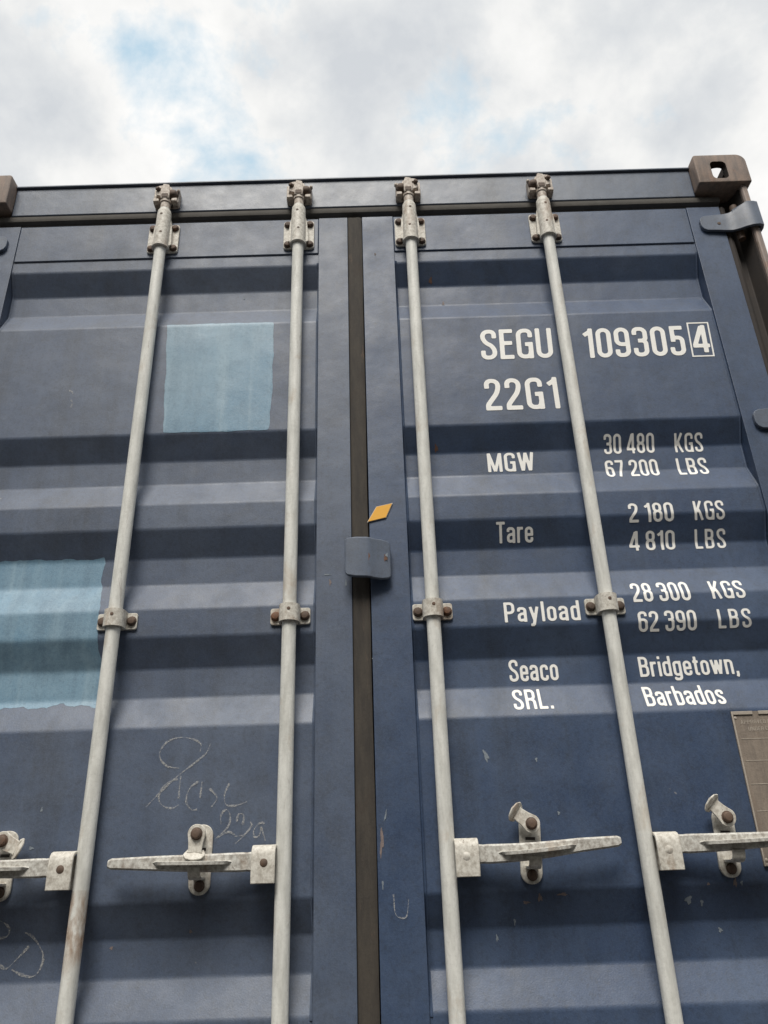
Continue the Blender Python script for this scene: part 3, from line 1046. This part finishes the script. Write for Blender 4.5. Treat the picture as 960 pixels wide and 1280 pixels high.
LT('LBS', 0.833, 0.912, 1.508, 0.053, 'white unit LBS in the upper weight block', gap=0.12)
LT('Tare', 0.340, 0.432, 1.332, 0.049, 'white word Tare')
LT('2 180', 0.674, 0.786, 1.370, 0.049, 'white weight 2 180', gap=0.09)
LT('KGS', 0.838, 0.914, 1.371, 0.049, 'white unit KGS in the middle weight block', gap=0.10)
LT('4 810', 0.671, 0.786, 1.3035, 0.047, 'white weight 4 810', gap=0.09)
LT('LBS', 0.836, 0.913, 1.3035, 0.047, 'white unit LBS in the middle weight block', gap=0.14)
LT('Payload', 0.337, 0.516, 1.120, 0.049, 'white word Payload', gap=0.11)
LT('28 300', 0.647, 0.785, 1.160, 0.052, 'white weight 28 300', gap=0.09)
LT('KGS', 0.836, 0.916, 1.162, 0.049, 'white unit KGS in the lower weight block', gap=0.10)
LT('62 390', 0.650, 0.787, 1.0895, 0.047, 'white weight 62 390', gap=0.09)
LT('LBS', 0.838, 0.916, 1.092, 0.044, 'white unit LBS in the lower weight block', gap=0.16)
LT('Seaco', 0.340, 0.454, 0.9875, 0.051, 'white word Seaco')
LT('SRL.', 0.340, 0.430, 0.919, 0.049, 'white letters SRL.', gap=0.10)
LT('Bridgetown,', 0.643, 0.874, 0.989, 0.047, 'white word Bridgetown')
LT('Barbados', 0.638, 0.819, 0.917, 0.048, 'white word Barbados')

# the outline box round the check digit
bx0, bx1, bz0, bz1, lw, sh = 0.9275, 0.9895, 1.8605, 1.9785, 0.0042, 0.05
ring = []
for (xa, xb, za, zb) in ((bx0, bx1, bz0, bz0 + lw), (bx0, bx1, bz1 - lw, bz1), (bx0, bx0 + lw, bz0 + lw, bz1 - lw), (bx1 - lw, bx1, bz0 + lw, bz1 - lw)):
    ring.append([(xa + sh * (za - bz0), za), (xb + sh * (za - bz0), za), (xb + sh * (zb - bz0), zb), (xa + sh * (zb - bz0), zb)])
vs = [p for q in ring for p in q]
film('number_box', vs, [tuple(range(4 * k, 4 * k + 4)) for k in range(4)], WHITE, DR_)['label'] = 'thin white frame round the check digit'


# ---- light blue overpaint patches
def fbm(x, seed, o=4):
    v, a, f = 0.0, 1.0, 1.0
    for k in range(o):
        v += a * math.sin(x * f * 2 * math.pi + seed * (k + 1) * 1.7) * math.cos(x * f * 3.1 + seed * 2.3 * (k + 2))
        a *= 0.55
        f *= 2.1
    return v


def patch1(x, z):
    e = 0.0018
    t = (2.020 - z) / 0.35
    left = -0.538 + 0.022 * t + e * fbm(z * 5, 1.3)
    right = -0.236 + 0.006 * math.sin(t * 3.0) - 0.003 * t + e * fbm(z * 6, 2.1)
    top = 2.026 - 0.004 * (x + 0.38) + 0.8 * e * fbm(x * 8, 0.4)
    bot = 1.667 + 0.8 * e * fbm(x * 9, 3.3)
    return max(left - x, x - right, z - top, bot - z)


def patch2(x, z):
    e = 0.004
    right = -0.604 + (z - 0.95) * -0.095 + e * fbm(z * 5, 5.3)
    top = 1.326 + e * 0.6 * fbm(x * 8, 0.9)
    u = (x * 11.0) % 1.0
    drip = 0.010 * abs(math.sin(x * 26)) + 0.006 * fbm(x * 7, 2.7)
    bot = 0.955 + drip
    return max(-1.0 - x, x - right, z - top, bot - z)


for fn, bb, lb in ((patch1, (-0.56, -0.215, 1.64, 2.045), 'light blue overpaint square on the paler door'),
                   (patch2, (-1.012, -0.55, 0.93, 1.345), 'light blue overpaint band crossing the corrugations')):
    vs, fs = msquares(fn, *bb, 0.0045)
    o = film('paint_patch', vs, fs, PATCH, DL_, 0.0021)
    o['label'] = lb


# ---- chalk scribbles
def chalk_line(pts, width):
    P = [Vector(p) for p in pts]
    if len(P) > 2:
        Q = [P[0]] + P + [P[-1]]
        sm = []
        for i in range(1, len(Q) - 2):
            p0, p1, p2, p3 = Q[i - 1], Q[i], Q[i + 1], Q[i + 2]
            for k in range(7):
                t = k / 7
                sm.append(0.5 * ((2 * p1) + (p2 - p0) * t + (2 * p0 - 5 * p1 + 4 * p2 - p3) * t * t + (3 * p1 - p0 - 3 * p2 + p3) * t ** 3))
        sm.append(P[-1])
        P = sm
    else:
        P = [P[0].lerp(P[-1], k / 6) for k in range(7)]
    vs, fs = [], []
    ph = random.uniform(0, 9)
    for i, p in enumerate(P):
        d = P[min(i + 1, len(P) - 1)] - P[max(i - 1, 0)]
        if d.length < 1e-7:
            d = Vector((1, 0))
        nn = Vector((-d.y, d.x)).normalized() * width * (0.42 + 0.24 * math.sin(i * 0.37 + ph) + random.uniform(-0.10, 0.10))
        vs += [tuple(p + nn), tuple(p - nn)]
        if i:
            k = 2 * i
            fs.append((k - 2, k - 1, k + 1, k))
    return vs, fs


def scribble(lines, mat, parent, width, label, name='chalk_mark', yfun=panel_y):
    V, F = [], []
    for q, ln in enumerate(lines):
        vs, fs = chalk_line(ln, width)
        o = len(V)
        V += vs
        F += [tuple(i + o for i in f) for f in fs]
    ob = film(name, V, F, mat, parent, 0.0026, yfun)
    ob['label'] = label
    return ob


scribble([[(-0.36, 0.849), (-0.359, 0.864), (-0.374, 0.875), (-0.404, 0.881), (-0.433, 0.873), (-0.448, 0.852), (-0.444, 0.834), (-0.428, 0.82), (-0.403, 0.816)],
          [(-0.338, 0.865), (-0.347, 0.845), (-0.371, 0.825), (-0.398, 0.805), (-0.425, 0.782), (-0.448, 0.759), (-0.467, 0.739)],
          [(-0.398, 0.8), (-0.399, 0.778), (-0.399, 0.754)],
          [(-0.404, 0.793), (-0.425, 0.787), (-0.44, 0.769), (-0.44, 0.749), (-0.426, 0.737), (-0.41, 0.735), (-0.398, 0.741)],
          [(-0.351, 0.787), (-0.352, 0.77), (-0.353, 0.753)],
          [(-0.359, 0.787), (-0.374, 0.777), (-0.382, 0.76), (-0.381, 0.743), (-0.369, 0.73), (-0.358, 0.731)],
          [(-0.334, 0.772), (-0.317, 0.753), (-0.328, 0.734)],
          [(-0.292, 0.781), (-0.301, 0.758), (-0.296, 0.738), (-0.275, 0.736), (-0.252, 0.743)]], CHALK, DL_, 0.0036, 'looping chalk scribble on the paler door')
scribble([[(-0.305, 0.7), (-0.306, 0.718), (-0.296, 0.728), (-0.287, 0.717), (-0.29, 0.694), (-0.314, 0.672), (-0.29, 0.684), (-0.275, 0.678)],
          [(-0.272, 0.704), (-0.269, 0.718), (-0.258, 0.716), (-0.259, 0.697)],
          [(-0.243, 0.703), (-0.241, 0.693), (-0.258, 0.674), (-0.273, 0.661)], [(-0.275, 0.675), (-0.254, 0.677)],
          [(-0.213, 0.699), (-0.224, 0.699), (-0.235, 0.686), (-0.233, 0.673), (-0.223, 0.676), (-0.22, 0.692)],
          [(-0.22, 0.692), (-0.21, 0.665)]], CHALK, DL_, 0.0036, 'small chalk figures beside the handle hub')
scribble([[(-0.757, 0.530), (-0.747, 0.532), (-0.735, 0.526), (-0.727, 0.515), (-0.732, 0.503), (-0.745, 0.5), (-0.76, 0.503)],
          [(-0.688, 0.483), (-0.704, 0.466), (-0.727, 0.445), (-0.742, 0.453)],
          [(-0.698, 0.509), (-0.683, 0.502), (-0.666, 0.482), (-0.656, 0.465), (-0.658, 0.444), (-0.671, 0.43), (-0.693, 0.433), (-0.716, 0.443)]],
         CHALK, DL_, 0.0042, 'chalk letter like a D on the lower recess')
flat_face = lambda z: FACE + 0.0014
scribble([[(0.055, 0.556), (0.057, 0.523), (0.067, 0.514), (0.08, 0.517), (0.085, 0.547)]], CHALK, DR_, 0.0026, 'faint chalk hook on the inner stile', yfun=flat_face)
scribble([[(-0.786, 1.811), (-0.778, 1.807), (-0.771, 1.795)], [(-0.776, 1.780), (-0.771, 1.770), (-0.773, 1.756)]], CHALK, DL_, 0.004, 'pale curved scuff high on the paler door', name='scuff')


# ---- chips and scuffs with shapes of their own
def blob(cx, cz, w, h, seed, mat, parent, yfun=panel_y, name='paint_chip', ang=0.0):
    ca, sa = math.cos(ang), math.sin(ang)

    def fn(x, z):
        dx, dz = x - cx, z - cz
        u, v = (dx * ca + dz * sa) / w, (-dx * sa + dz * ca) / h
        th = math.atan2(v, u)
        return math.hypot(u, v) - (0.72 + 0.20 * math.sin(3 * th + seed) + 0.13 * math.sin(5 * th + 2 * seed) + 0.08 * math.sin(9 * th + 3 * seed))
    rr = max(w, h) * 1.3
    vs, fs = msquares(fn, cx - rr, cx + rr, cz - rr, cz + rr, max(min(w, h) / 4, 0.0007))
    if fs:
        return film(name, vs, fs, mat, parent, 0.0023, yfun)


blob(0.0335, 0.655, 0.0045, 0.036, 1.2, CHIPM, DR_, flat_face, ang=-0.08)
blob(0.043, 0.706, 0.0022, 0.014, 2.2, PALECHIP, DR_, flat_face, ang=-0.25)
blob(0.0335, 0.575, 0.002, 0.012, 0.2, PALECHIP, DR_, flat_face)
blob(-0.074, 1.232, 0.0032, 0.010, 1.2, CHIPM, DL_, flat_face)
blob(-0.036, 1.229, 0.0028, 0.010, 2.9, PALECHIP, DL_, flat_face)
blob(-0.081, 1.252, 0.011, 0.0022, 0.9, PALECHIP, DL_, flat_face)
blob(0.060, 2.262, 0.0028, 0.006, 0.5, BOLT, DR_, flat_face)
blob(0.266, 0.821, 0.006, 0.016, 1.9, PALECHIP, DR_, ang=0.25)
for (cx, cz, w, h, sd_, mt) in ((0.325, 0.533, 0.009, 0.0035, 1, CHIPM), (0.353, 0.541, 0.006, 0.009, 2, CHIPM), (0.399, 0.546, 0.014, 0.0032, 3, CHIPM),
                                (0.656, 0.528, 0.0085, 0.010, 4, PALECHIP), (0.683, 0.522, 0.0035, 0.008, 5, PALECHIP), (0.716, 0.471, 0.005, 0.006, 6, PALECHIP),
                                (0.698, 0.556, 0.004, 0.003, 7, CHIPM), (0.753, 0.557, 0.005, 0.010, 8, CHIPM), (0.766, 0.556, 0.003, 0.006, 9, PALECHIP),
                                (0.30, 0.498, 0.0025, 0.009, 10, PALECHIP), (0.262, 0.47, 0.003, 0.008, 11, PALECHIP), (0.255, 2.10, 0.004, 0.009, 12, CHIPM),
                                (0.222, 2.18, 0.006, 0.012, 13, RUSTCHIP), (0.375, 0.81, 0.003, 0.006, 14, PALECHIP), (0.41, 0.70, 0.003, 0.005, 15, PALECHIP),
                                (0.205, 1.61, 0.006, 0.012, 16, RUSTCHIP)):
    blob(cx, cz, w, h, sd_ * 1.31, mt, DR_)
for (cx, cz, w, h, sd_, mt) in ((-0.70, 0.665, 0.007, 0.004, 1, PALECHIP), (-0.69, 0.74, 0.003, 0.006, 2, PALECHIP), (-0.52, 0.475, 0.004, 0.004, 3, CHIPM),
                                (-0.585, 0.955, 0.002, 0.010, 4, PALECHIP), (-0.36, 0.50, 0.004, 0.004, 5, CHIPM), (-0.33, 2.14, 0.003, 0.004, 6, PALECHIP)):
    blob(cx, cz, w, h, sd_ * 1.71, mt, DL_)
for (cx, cz, w, h, sd_, mt) in ((-0.006, 1.275, 0.0035, 0.016, 1.0, RUSTCHIP),):
    blob(0.021, 1.282, 0.0030, 0.013, 1.0, RUSTCHIP, DR_, lambda z: 0.0035)
    blob(0.061, 1.281, 0.0055, 0.010, 2.4, RUSTCHIP, DR_, lambda z: 0.0170)
    blob(0.064, 1.288, 0.0040, 0.006, 4.4, PALECHIP, DR_, lambda z: 0.0164)

# ---- yellow lozenge sticker across the gasket edge
for nm, g, mt, yy in (('sticker', 0.0, STWHITE, FACE - 0.0022), ('sticker_face', 0.0022, YELLOW, FACE - 0.0034)):
    pts = [(0.0185, 1.3865), (0.0660, 1.3975), (0.0835, 1.4375), (0.0420, 1.4285)]
    cx, cz = sum(p[0] for p in pts) / 4, sum(p[1] for p in pts) / 4
    kf = 1 - g * 26
    MB().prism([(cx + (x - cx) * kf, cz + (z - cz) * kf) for x, z in pts], yy - 0.0006, yy + 0.0006).build(nm, mt, DR_)

# ------------------------------------------------------------------ data plate on the right door
PX0, PX1, PZ0, PZ1 = 0.818, 0.998, 0.585, 0.898
pl = MB().box(PX0, PX1, PF - 0.0040, PF - 0.0017, PZ0, PZ1).build('data_plate', PLATE, C)
pl['label'] = 'brown metal data plate with fine embossed lines'
for (a, b_, c_, d_) in ((PX0, PX0 + 0.0035, PZ0, PZ1), (PX1 - 0.0035, PX1, PZ0, PZ1), (PX0 + 0.0036, PX0 + 0.047, PZ1 - 0.0075, PZ1), (PX0 + 0.060, PX1 - 0.0036, PZ1 - 0.0075, PZ1),
                        (PX0 + 0.0036, PX1 - 0.0036, PZ0, PZ0 + 0.006)):
    MB().box(a, b_, PF - 0.0068, PF - 0.0039, c_, d_).build('plate_edge', PLTEXT, pl, bevel=0.0006)
fy = lambda z: PF - 0.0022
for zz in (0.838, 0.792, 0.744, 0.690, 0.640):
    MB().box(PX0 + 0.010, PX1 - 0.010, PF - 0.0046, PF - 0.0039, zz, zz + 0.0016).build('plate_rule', PLTEXT, pl)
lettering('plate_text', 'APPROVED FOR TRANSPORT', PX0 + 0.017, PX1 - 0.017, PZ1 - 0.0275, 0.0085, PLTEXT, pl, 'embossed line APPROVED FOR TRANSPORT', yfun=fy, gap=0.12)
lettering('plate_text', 'UNDER CUSTOMS SEAL', PX0 + 0.031, PX1 - 0.031, PZ1 - 0.0425, 0.0085, PLTEXT, pl, 'embossed line UNDER CUSTOMS SEAL', yfun=fy, gap=0.12)
for xx in (PX0 + 0.0075, PX1 - 0.0075):
    for zz in (PZ0 + 0.012, PZ1 - 0.014):
        MB().rev((xx, PF - 0.0039, zz), (0, -1, 0), [(0, 0.0035), (0.001, 0.0033), (0.0018, 0.0015)], 10).build('rivet', PLTEXT, pl)
